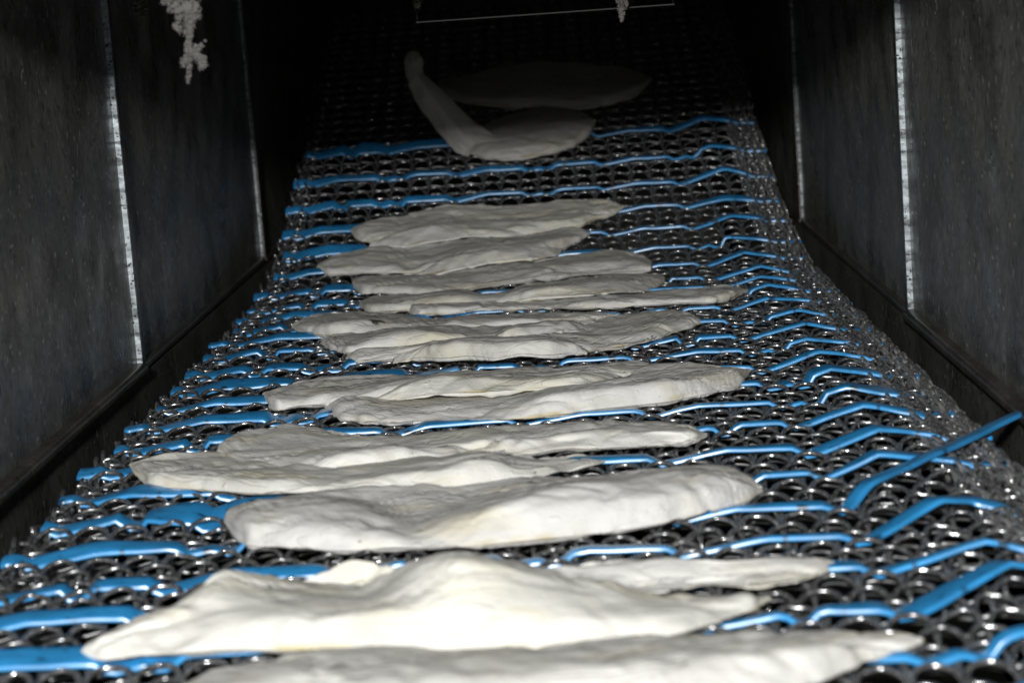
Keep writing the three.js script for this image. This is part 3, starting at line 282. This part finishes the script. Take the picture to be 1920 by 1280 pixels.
// upper layers and folded lips lying on some of them
const LAYERS = {
  stack_front: [[[-1159,75,-13386,-1097,92,-13353,-1036,107,-13320,-974,121,-13287,-912,128,-13217,-850,132,-13140,-790,136,-13105,-732,138,-13105,-674,139,-13105,-614,140,-13064,-555,140,-13003,-496,140,-12942,-438,143,-12946,-381,147,-12969,-324,149,-12984,-267,145,-12967,-210,138,-12950,-153,132,-12966,-95,128,-13003,-37,119,-13044,21,103,-13092,79,85,-13139],
    [-1149,94,-13416,-1087,116,-13383,-1025,137,-13350,-964,156,-13317,-900,176,-13247,-837,195,-13170,-777,205,-13135,-719,205,-13135,-661,204,-13135,-602,208,-13094,-543,210,-13071,-485,210,-13057,-427,210,-13044,-370,210,-13032,-312,210,-13021,-255,210,-13010,-198,206,-13000,-141,198,-13000,-84,181,-13033,-27,161,-13074,30,131,-13122,86,93,-13169],
    [-1136,112,-13446,-1076,134,-13414,-1016,152,-13402,-957,169,-13389,-899,181,-13382,-841,190,-13379,-783,196,-13375,-725,199,-13371,-667,200,-13362,-609,200,-13348,-551,200,-13334,-493,200,-13321,-436,200,-13307,-378,200,-13292,-321,200,-13276,-264,200,-13260,-207,196,-13244,-150,189,-13236,-93,171,-13280,-37,151,-13323,19,119,-13330,75,85,-13335]]],
  plump_behind: [[[-1154,95,-11901,-1082,112,-11859,-1010,128,-11816,-940,141,-11783,-871,150,-11767,-802,156,-11751,-733,159,-11737,-665,156,-11729,-598,153,-11720,-530,151,-11711,-462,154,-11695,-394,158,-11679,-326,160,-11672,-259,160,-11674,-192,160,-11676,-125,160,-11679,-57,161,-11688,10,159,-11697,78,147,-11703,145,131,-11709,215,109,-11841,287,85,-11976],
    [-1140,110,-11931,-1067,146,-11889,-995,177,-11869,-928,193,-11887,-859,205,-11886,-791,214,-11885,-722,217,-11876,-654,211,-11857,-585,204,-11838,-517,199,-11819,-449,196,-11798,-381,193,-11777,-314,190,-11756,-246,194,-11727,-179,195,-11706,-112,193,-11709,-44,195,-11718,23,190,-11748,91,173,-11824,161,153,-11905,230,122,-11984,299,85,-12062],
    [-1129,115,-11986,-1063,136,-12029,-997,156,-12073,-929,172,-12097,-859,184,-12078,-788,194,-12060,-719,199,-12043,-650,192,-12029,-581,186,-12015,-513,180,-12001,-445,176,-11987,-376,173,-11973,-308,171,-11955,-240,174,-11920,-171,177,-11885,-104,180,-11865,-36,176,-11919,33,170,-11974,102,156,-12035,171,137,-12100,241,111,-12155,310,75,-12189]]],
  far_flat: [[[-1736,277,-18574,-1662,288,-18537,-1587,297,-18500,-1514,302,-18460,-1440,303,-18417,-1367,302,-18373,-1296,311,-18380,-1226,320,-18402,-1155,325,-18407,-1084,329,-18407,-1014,332,-18415,-945,335,-18461,-875,335,-18492,-804,331,-18491,-734,326,-18488,-662,324,-18479,-591,319,-18469,-520,311,-18460,-450,301,-18459,-379,292,-18482,-308,281,-18505,-237,268,-18528],
    [-1712,327,-18625,-1641,345,-18617,-1570,362,-18609,-1499,378,-18601,-1428,391,-18595,-1358,402,-18589,-1287,410,-18584,-1217,413,-18581,-1147,415,-18591,-1078,417,-18601,-1008,415,-18605,-939,397,-18592,-870,379,-18578,-801,369,-18565,-731,364,-18552,-662,359,-18540,-592,350,-18527,-523,342,-18543,-454,334,-18563,-384,323,-18584,-315,310,-18604,-245,297,-18625],
    [-1700,347,-18780,-1631,365,-18786,-1562,381,-18792,-1494,396,-18798,-1424,408,-18796,-1355,419,-18788,-1285,427,-18779,-1215,431,-18772,-1147,431,-18776,-1078,432,-18780,-1010,433,-18784,-941,417,-18758,-873,401,-18732,-804,388,-18711,-736,384,-18703,-668,379,-18696,-599,371,-18688,-531,363,-18689,-463,353,-18697,-395,343,-18706,-327,330,-18715,-259,316,-18724]]],
  notched: [[[-1273,127,-17452,-1213,140,-17413,-1154,151,-17374,-1094,161,-17334,-1036,172,-17327,-980,183,-17340,-923,191,-17353,-866,195,-17373,-809,200,-17397,-752,204,-17422,-695,209,-17447,-638,214,-17471,-581,214,-17479,-523,215,-17487,-466,216,-17495,-408,217,-17502,-351,215,-17520,-293,212,-17553,-235,207,-17587,-177,201,-17641,-119,197,-17743,-59,191,-17843],
    [-1265,145,-17482,-1205,173,-17470,-1146,197,-17482,-1088,218,-17492,-1030,236,-17498,-971,252,-17504,-912,265,-17510,-854,271,-17524,-797,274,-17539,-739,278,-17555,-681,282,-17570,-623,285,-17586,-565,285,-17605,-507,285,-17624,-449,285,-17642,-390,285,-17661,-332,282,-17694,-274,276,-17770,-216,268,-17845,-157,259,-17919,-98,241,-17989,-38,221,-18057],
    [-1253,150,-17579,-1195,177,-17610,-1138,203,-17641,-1080,227,-17671,-1022,246,-17688,-964,264,-17705,-905,278,-17723,-847,284,-17736,-789,288,-17746,-730,291,-17757,-672,295,-17767,-614,298,-17778,-556,298,-17809,-498,298,-17838,-440,297,-17868,-381,297,-17897,-323,293,-17928,-264,288,-17985,-205,281,-18042,-146,273,-18098,-87,253,-18149,-27,232,-18199]]],
  slim_behind: [[[-577,75,-15853,-519,91,-15795,-460,106,-15737,-402,119,-15680,-345,130,-15628,-288,139,-15607,-231,144,-15586,-175,146,-15565,-119,148,-15544,-62,150,-15528,-6,150,-15526,50,150,-15524,106,150,-15523,162,150,-15523,218,148,-15568,276,145,-15612,333,139,-15657,391,130,-15701,450,117,-15782,510,101,-15869,571,84,-15957,632,65,-16046],
    [-557,86,-15883,-498,111,-15825,-439,135,-15767,-381,154,-15732,-323,170,-15706,-266,181,-15688,-209,189,-15671,-152,194,-15653,-95,198,-15635,-39,199,-15649,18,197,-15684,75,195,-15719,132,193,-15754,189,191,-15789,247,187,-15834,305,182,-15884,364,173,-15935,422,162,-15985,482,145,-16052,543,124,-16136,604,100,-16220,665,75,-16301],
    [-540,85,-16001,-482,106,-15999,-424,126,-15997,-367,144,-15994,-309,160,-15994,-252,169,-16015,-195,174,-16035,-137,177,-16055,-80,179,-16076,-22,179,-16107,36,177,-16149,94,175,-16192,152,173,-16234,211,171,-16275,270,168,-16315,329,163,-16355,388,156,-16394,448,145,-16432,507,131,-16463,566,112,-16479,625,91,-16494,684,69,-16510]]],
  stack_mid: [[[-596,75,-13887,-560,90,-13850,-525,104,-13814,-490,116,-13779,-455,127,-13743,-420,135,-13707,-385,141,-13684,-351,143,-13683,-317,145,-13681,-283,147,-13679,-249,149,-13678,-215,150,-13684,-181,150,-13713,-147,150,-13742,-113,150,-13772,-79,150,-13801,-45,146,-13834,-10,135,-13890,24,123,-13946,59,108,-14002,95,92,-14059,130,75,-14116],
    [-578,91,-13917,-542,113,-13880,-506,133,-13844,-470,152,-13809,-435,170,-13773,-400,183,-13749,-365,190,-13744,-331,190,-13755,-297,190,-13767,-263,190,-13778,-229,190,-13790,-195,189,-13807,-162,185,-13840,-128,181,-13874,-94,177,-13907,-59,173,-13941,-25,165,-13976,10,151,-14022,44,135,-14067,79,116,-14113,115,96,-14159,150,75,-14205],
    [-563,95,-14022,-529,112,-14024,-496,127,-14026,-462,141,-14029,-429,153,-14031,-395,163,-14033,-362,170,-14037,-328,170,-14048,-295,170,-14059,-262,170,-14071,-228,170,-14082,-195,170,-14094,-162,167,-14115,-128,163,-14138,-95,159,-14161,-62,156,-14185,-28,148,-14208,6,137,-14232,39,121,-14256,73,104,-14280,107,85,-14303,141,65,-14327]]],
  cupped: [[[-899,871,-20820,-935,898,-20844,-971,924,-20868,-1007,950,-20891,-1045,988,-20915,-1084,1037,-20939,-1124,1087,-20963,-1163,1136,-20987,-1215,1213,-21010,-1268,1290,-21034,-1320,1368,-21058,-1358,1437,-21082,-1382,1497,-21106,-1405,1558,-21130,-1429,1619,-21153,-1444,1676,-21177,-1459,1733,-21201,-1474,1790,-21225,-1476,1831,-21249,-1465,1855,-21272,-1454,1879,-21296,-1443,1904,-21320],
    [-826,979,-20760,-860,1010,-20778,-894,1041,-20796,-928,1072,-20814,-966,1114,-20835,-1007,1168,-20859,-1049,1222,-20883,-1090,1275,-20907,-1136,1339,-20930,-1182,1402,-20954,-1227,1465,-20978,-1266,1521,-21003,-1298,1570,-21030,-1330,1619,-21057,-1363,1668,-21083,-1370,1713,-21110,-1377,1757,-21137,-1384,1802,-21163,-1388,1836,-21193,-1388,1861,-21225,-1388,1886,-21258,-1388,1911,-21290],
    [-567,996,-20860,-625,1034,-20890,-682,1072,-20919,-740,1110,-20949,-800,1162,-20975,-862,1228,-20999,-923,1294,-21023,-985,1360,-21047,-1036,1417,-21068,-1087,1473,-21089,-1138,1530,-21110,-1182,1577,-21130,-1219,1615,-21151,-1256,1653,-21172,-1294,1691,-21193,-1296,1730,-21214,-1299,1768,-21235,-1302,1807,-21256,-1307,1836,-21274,-1316,1856,-21290,-1324,1876,-21305,-1333,1896,-21320]]]
};
const BURNS = [[-0.1394, 0.0160, -1.4825, 0.0040], [-0.1367, 0.0157, -1.4806, 0.0050], [-0.1340, 0.0153, -1.4794, 0.0040], [0.0431, 0.0125, -1.3469, 0.0015], [0.0453, 0.0125, -1.3504, 0.0015], [0.0476, 0.0125, -1.3561, 0.0017], [0.0495, 0.0125, -1.3530, 0.0014], [0.0514, 0.0125, -1.3635, 0.0012]];
const TEAR = [-0.1117, 0.0130, -1.0025, 0.013];
function cr(p0, p1, p2, p3, t) { const t2 = t * t, t3 = t2 * t; return 0.5 * (2 * p1 + (p2 - p0) * t + (2 * p0 - 5 * p1 + 4 * p2 - p3) * t2 + (3 * p1 - p0 - 3 * p2 + p3) * t3); }
function breadGeometry(rows, id, marks = [], relief = 1, tears = [], sheet = 0) {      // sheet: thickness of a loose layer lying on a bread
  const K = rows[0].length / 3, R = rows.length, NU = 170, SUB = 9;
  const tint = [0.75 + 0.03 * nz(id * 2.7, 1.3, 2), 0.743 + 0.03 * nz(id * 2.7, 1.3, 2), 0.705 + 0.03 * nz(id * 2.7, 1.3, 2) + 0.03 * nz(id * 3.9, 5.3, 1)];
  const P = rows.map((r) => Array.from({ length: K }, (_, k) => [r[k * 3] / 1e4, r[k * 3 + 1] / 1e4, r[k * 3 + 2] / 1e4]));
  const loops = [];                              // closed cross-sections: front edge, over the top, back edge, underside
  for (let k = 0; k < K; k++) {
    const L = P.map((r) => r[k]), f = L[0], b = L[R - 1], under = beltY(-b[2]) + 0.0064, drop = Math.min(0.006, Math.max(0.0006, b[1] - under));
    const q = [b[0], b[1] - drop, b[2] - 0.0008 * Math.min(1, Math.min(k, K - 1 - k) / 2)];
    const mid = [(f[0] + b[0]) / 2, Math.min((f[1] + q[1]) / 2, beltY(-(f[2] + b[2]) / 2) + 0.0062), (f[2] * 0.55 + b[2] * 0.45)];
    if (sheet) { const w = sheet * Math.min(1, 0.25 + Math.min(k, K - 1 - k) / 4), dn = (p, d, z) => [p[0], p[1] - d, p[2] + z]; loops.push([dn(f, 0.2 * w, 0.0003), ...L.slice(1), dn(b, w, -0.002), dn(L[1], 1.3 * w, -0.003), dn(f, 0.9 * w, -0.0008)]); continue; }
    const e = Math.min(1, Math.min(k, K - 1 - k) / 3), nose = [f[0], f[1] + 0.0022 * e, f[2] + 0.0004 * e], heel = [f[0], Math.min(f[1], beltY(-f[2]) + 0.0062), f[2] - 0.0055 * e];
    loops.push([nose, ...L.slice(1), q, mid, heel]);           // the front edge is rounded under
  }
  const M = R + 3, NV = M * SUB, pos = [], uv = [], colr = [], idx = [], ringY = [];
  const ring = (u) => {
    const s = u * (K - 1), i = Math.min(K - 2, Math.floor(s)), t = s - i, at = (j) => loops[clamp(j, 0, K - 1)];
    const L = Array.from({ length: M }, (_, m) => [0, 1, 2].map((c) => cr(at(i - 1)[m][c], at(i)[m][c], at(i + 1)[m][c], at(i + 2)[m][c], t)));
    const out = [];
    for (let m = 0; m < M; m++) for (let j = 0; j < SUB; j++) { const w = j / SUB; out.push([0, 1, 2].map((c) => 0.58 * cr(L[(m + M - 1) % M][c], L[m][c], L[(m + 1) % M][c], L[(m + 2) % M][c], w) + 0.42 * (L[m][c] + (L[(m + 1) % M][c] - L[m][c]) * w))); }
    return out;
  };
  for (let i = 0; i <= NU; i++) { const r = ring(i / NU); let arc = 0; r.forEach((p, j) => { if (j) arc += Math.hypot(p[0] - r[j - 1][0], p[1] - r[j - 1][1], p[2] - r[j - 1][2]); pos.push(...p); uv.push(p[0] * 3.1 + id * 0.37, arc * 3.1 + id * 0.211); }); }
  for (let i = 0; i < NU; i++) for (let j = 0; j < NV; j++) { const a = i * NV + j, b = i * NV + (j + 1) % NV; idx.push(a, a + NV, b, b, a + NV, b + NV); }
  for (const e of [0, NU]) {
    const c = [0, 0, 0]; for (let j = 0; j < NV; j++) for (let q = 0; q < 3; q++) c[q] += pos[(e * NV + j) * 3 + q] / NV;
    c[0] += e ? 0.0012 : -0.0012; const ci = pos.length / 3; pos.push(...c); uv.push(c[0] * 3.1, 0);
    for (let j = 0; j < NV; j++) { const a = e * NV + j, b = e * NV + (j + 1) % NV; e ? idx.push(a, ci, b) : idx.push(a, b, ci); }
  }
  const g = new THREE.BufferGeometry(); g.setAttribute('position', new THREE.Float32BufferAttribute(pos, 3)); g.setAttribute('uv', new THREE.Float32BufferAttribute(uv, 2)); g.setIndex(idx); g.computeVertexNormals();
  const p = g.attributes.position, n = g.attributes.normal, V = p.count, blisters = [];
  for (let i = 0; i < 16; i++) { const j = Math.floor(rnd() * V); blisters.push([p.getX(j), p.getY(j), p.getZ(j), 0.0025 + 0.004 * rnd(), 0.0004 + 0.0011 * rnd()]); }
  const near = marks.map(([mx, my, mz, mr]) => { let best = 1e9, at = 0; for (let i = 0; i < V; i++) { if (i % NV > (R - 1) * SUB || i % NV < SUB / 2) continue; const q = (p.getX(i) - mx) ** 2 * 6 + (p.getY(i) - my) ** 2 + (p.getZ(i) - mz) ** 2; if (q < best) { best = q; at = i; } } return [p.getX(at), p.getY(at), p.getZ(at), mr]; });
  const flip = (() => { let s = 0; for (let i = 0; i < V; i += 7) s += n.getY(i) * (p.getY(i) - beltY(-p.getZ(i)) - 0.009); return s < 0; })();
  for (let i = 0; i < V; i++) {
    const x = p.getX(i), y = p.getY(i), z = p.getZ(i), sg = flip ? -1 : 1, j = i < (NU + 1) * NV ? (i % NV) / SUB : 0, k = i < (NU + 1) * NV ? Math.floor(i / NV) / NU : 0.5;
    const endFade = smooth(0, 0.05, Math.min(k, 1 - k)) * 0.8 + 0.2, rim = smooth(1.15, 0.5, j) * smooth(-0.1, 0.35, j);
    let tornHere = 0, d = relief * (0.0015 * fbm(x * 26 + id * 5, y * 34, z * 34, 2) + 0.0005 * nz(x * 85 + id, y * 110, z * 85) + 0.0002 * nz(x * 260, y * 260, z * 260 + id));
    d += 0.0010 * rim * nz(x * 105 + id * 3, 0.3 * j, id * 1.7) - 0.0009 * rim * smooth(0.25, 0.55, Math.abs(nz(x * 42 + id * 7, j * 0.8, 3.3)));
    d -= (1 - 0.6 * rim) * relief * (0.0017 * smooth(0.10, 0.0, Math.abs(nz(x * 11 + z * 8 + id * 2.3, z * 34, id * 3.1))) + 0.0007 * smooth(0.09, 0.0, Math.abs(nz(x * 22 - z * 12 + id * 1.3, z * 60 + y * 40, id * 5.1 + 4))));
    if (!sheet) d += 0.0004 * rim * Math.sin(x * 2244 + 2 * nz(x * 60, id, 1)) * smooth(0.72, 0.86, k) * smooth(-0.1, 0.3, nz(x * 20, id * 3, 8) + 0.1);
    for (const [tx, ty, tz, tr] of tears) { const q = smooth(1, 0.35, Math.hypot(x - tx, (y - ty) * 1.6, z - tz) / tr + 0.4 * nz(x * 150, y * 150, z * 150)); d += q * (0.0030 * nz(x * 190, y * 300, z * 160) - 0.0022); tornHere = q; }
    for (const [bx, by, bz, br, bh] of blisters) { const q = ((x - bx) ** 2 + (y - by) ** 2 + (z - bz) ** 2) / (br * br); if (q < 6) d += bh * Math.exp(-q); }
    p.setXYZ(i, x + sg * n.getX(i) * d * endFade, y + sg * n.getY(i) * d * endFade, z + sg * n.getZ(i) * d * endFade);
    const toast = smooth(0.34, 0.0, j) * smooth(0.12, 0.42, fbm(x * 22 + id * 11, j, id, 3)), damp = smooth(0.2, 0.6, fbm(x * 14, z * 30, id * 2.1, 3));
    let r = tint[0], gg = tint[1], b = tint[2]; r *= 1 - 0.22 * toast - 0.05 * damp; gg *= 1 - 0.33 * toast - 0.06 * damp; b *= 1 - 0.62 * toast - 0.13 * damp;
    r *= 1 - 0.05 * tornHere; gg *= 1 - 0.09 * tornHere; b *= 1 - 0.32 * tornHere;
    for (const [mx, my, mz, mr] of near) { const q = Math.hypot(x - mx, y - my, z - mz) / mr + 0.45 * nz(x * 700, y * 700, z * 700); const m = smooth(1, 0.5, q); r *= 1 - 0.93 * m; gg *= 1 - 0.94 * m; b *= 1 - 0.96 * m; }
    colr.push(r, gg, b);
  }
  g.setAttribute('color', new THREE.Float32BufferAttribute(colr, 3)); g.computeVertexNormals(); return g;
}
const PITA = 'pita breads lying on the belt';
const LABELS = {
  near: ['pale pita nearest the camera, cut off by the lower frame edge', 1],
  hump: ['large white pita with a high arched hump, second from the camera', 0.8],
  humpback: ['pale pita with a pointed right tip, tucked behind the humped one', 1],
  lobes: ['thick pita folded into two plump lobes with rounded ends', 0.9],
  torn_under: ['long flat pita lying beneath the torn one, its left tip nearest the left wall', 1],
  torn_over: ['pita with a torn, split front edge resting on a flat one', 1.1],
  plump: ['smooth plump pita with a rounded left end, in front of a folded one', 0.9],
  plump_behind: ['pita with a bright folded ridge, behind the smooth plump one', 1],
  stack_top: ['pita with a blunt left end and a small burnt mark, rearmost of the overlapping three', 1.1],
  stack_mid: ['creased pita in the middle of the overlapping three', 1.2],
  stack_front: ['pita with a few black specks near its right end, front of the overlapping three', 1.1],
  slim_front: ['slim pita whose narrow right tip reaches farthest right, mid belt', 1],
  slim_behind: ['slim pita with a raised right lobe, behind the one with the long right tip', 1],
  lifted: ['grey pita with a thin lifted front rim and blunt right end', 1],
  notched: ['pita with a notch in its front edge and an upturned right end', 1],
  far_flat: ['flat grey pita, last of the row before the bare incline', 1.1],
  cupped: ['curled pita with an upright left flap, half in shadow on the incline', 0.7],
  far_oval: ['dim oval pita farthest up the dark incline', 0.7],
};
const MARKS = { stack_top: BURNS.slice(0, 3), stack_front: BURNS.slice(3) };
Object.entries(BREADS).forEach(([key, rows], i) => {
  let g = breadGeometry(rows, i + 1, MARKS[key] ?? [], LABELS[key][1], key === 'torn_over' ? [TEAR] : []);
  if (LAYERS[key]) g = mergeGeometries([g, ...LAYERS[key].map((r, j) => breadGeometry(r, i + 31 + j, [], 0.55, [], key === 'cupped' ? 0.006 : 0.0034))]);
  const m = mesh(numbered('pita_bread'), g, doughMat, scene); m.userData = { label: LABELS[key][0], category: 'bread', group: PITA };
});

// ---------------------------------------------------------------- hanging flour lint and the thin bar
function lint(data, label, k) {                  // clumps of flour dust along a strand, with loose fibres
  const parts = [], n = data.length / 4, at = (i) => new THREE.Vector3(data[i * 4] / 1e4, data[i * 4 + 1] / 1e4, data[i * 4 + 2] / 1e4);
  for (let i = 0; i < n; i++) {
    const c = at(i), r = data[i * 4 + 3] / 1e4;
    for (let q = 0; q < 7; q++) {
      const rr = r * (0.25 + 0.35 * rnd() ** 2), g = mergeVertices(new THREE.IcosahedronGeometry(rr, 2).deleteAttribute('normal').deleteAttribute('uv')), p = g.attributes.position, a = rnd() * 6.283, l = r * 1.05 * Math.sqrt(rnd()), z = [c.x + Math.cos(a) * l, c.y + Math.sin(a) * l, c.z + (rnd() - 0.5) * r], sx = 0.6 + 0.8 * rnd(), sy = 0.6 + 0.9 * rnd();
      for (let v = 0; v < p.count; v++) { const f = 1 + 0.8 * fbm(p.getX(v) * 700 + i * 3 + k, p.getY(v) * 900 + q * 2, p.getZ(v) * 900, 3); p.setXYZ(v, p.getX(v) * f * sx + z[0], p.getY(v) * f * sy + z[1], p.getZ(v) * f + z[2]); }
      g.computeVertexNormals(); parts.push(g);
    }
    for (let q = 0; q < 34; q++) { const a = rnd() * 6.28, l = r * (0.5 + 1.0 * rnd()), e = new THREE.Vector3(Math.cos(a) * l, Math.sin(a) * l - l * 0.3, (rnd() - 0.5) * l), g = tube([c.clone(), c.clone().addScaledVector(e, 0.6).add(new THREE.Vector3(0, 0, 0.0004)), c.clone().add(e)], 0.00013, 4); g.deleteAttribute('uv'); parts.push(g); }
  }
  const top = at(0), thread = tube([top.clone(), new THREE.Vector3(top.x + 0.0015, (top.y + TOP) / 2, top.z), new THREE.Vector3(top.x + 0.001, TOP + 0.003, top.z)], 0.0009, 6); thread.deleteAttribute('uv'); parts.push(thread);
  const m = mesh(numbered('flour_lint'), mergeGeometries(parts), lintMat, scene); m.userData = { label, category: 'lint', group: 'strands of flour lint hanging from the roof' };
}
lint([-1766, 2409, -10000, 32, -1731, 2381, -10000, 35, -1686, 2383, -10000, 35, -1653, 2371, -10000, 32, -1754, 2359, -10000, 20, -1714, 2351, -10000, 20, -1679, 2353, -10000, 25, -1645, 2346, -10000, 22, -1682, 2329, -10000, 25, -1657, 2322, -10000, 25, -1638, 2316, -10000, 15, -1728, 2312, -10000, 15, -1744, 2279, -10000, 15, -1729, 2254, -10000, 15, -1690, 2300, -10000, 25, -1687, 2275, -10000, 25, -1678, 2260, -10000, 22, -1690, 2241, -10000, 20, -1688, 2216, -10000, 15, -1693, 2192, -10000, 15, -1697, 2172, -10000, 20, -1678, 2161, -10000, 22, -1653, 2164, -10000, 18, -1636, 2178, -10000, 12, -1615, 2196, -10000, 6, -1665, 2140, -10000, 22, -1695, 2138, -10000, 20, -1718, 2115, -10000, 18, -1729, 2101, -10000, 15, -1702, 2118, -10000, 18, -1652, 2120, -10000, 20, -1633, 2108, -10000, 18, -1630, 2088, -10000, 15, -1646, 2075, -10000, 12, -1701, 2084, -10000, 12, -1705, 2059, -10000, 10, -1710, 2035, -10000, 10, -1712, 2015, -10000, 8], 'pale ragged clump of flour lint hanging before the left wall', 0);
lint([-2423, 2465, -12700, 32, -2407, 2432, -12700, 32, -2429, 2409, -12700, 29, -2405, 2395, -12700, 29, -2426, 2371, -12700, 25, -2409, 2351, -12700, 16, -2412, 2327, -12700, 10], 'short dim strand of flour lint near the left seam strip', 1);
lint([-741, 2337, -12000, 24, -725, 2319, -12000, 21, -738, 2299, -12000, 15], 'tiny tuft of lint above the left end of the thin bar', 2);
lint([393, 2253, -11900, 27, 397, 2224, -11900, 24, 392, 2195, -11900, 21, 390, 2166, -11900, 15, 388, 2137, -11900, 9], 'small strand of lint hanging over the right part of the thin bar', 3);
{
  const bar = thing('hanging_bar', 'thin steel bar hanging across the top of the dark tunnel', 'bar'), y = 0.2199, d = 1.2;
  mesh('rod', tube([new THREE.Vector3(-0.0752, 0.2203, -d), new THREE.Vector3(0, y, -d), new THREE.Vector3(0.0689, 0.2197, -d)], 0.00045, 8), blackMat, bar);
  for (const x of [-0.0745, 0.0682]) mesh('hanger', tube([new THREE.Vector3(x, y, -d - 0.001), new THREE.Vector3(x, (y + TOP) / 2, -d - 0.001), new THREE.Vector3(x, TOP + 0.003, -d - 0.001)], 0.00012, 6), blackMat, bar);
}
// ---------------------------------------------------------------- the photographer's flash, behind and above the camera
{
  const lamp = thing('flash_lamp', 'small rectangular flash head lighting the belt from above the camera', 'lamp'); lamp.position.set(...FLASH.at); lamp.lookAt(...FLASH.aim);
  mesh('housing', new RoundedBoxGeometry(FLASH.width + 0.012, FLASH.height + 0.012, 0.06, 3, 0.005).translate(0, 0, -0.034), blackMat, lamp);
  const face = mesh('diffuser', new THREE.PlaneGeometry(FLASH.width, FLASH.height), new THREE.MeshStandardMaterial({ color: 0xffffff, emissive: 0xffffff, emissiveIntensity: 3 }), lamp); face.position.z = -0.0035;
  const light = new THREE.RectAreaLight(0xfffefb, FLASH.intensity, FLASH.width, FLASH.height); light.position.set(...FLASH.at); light.lookAt(...FLASH.aim); scene.add(light);
}
renderer.render(scene, camera);
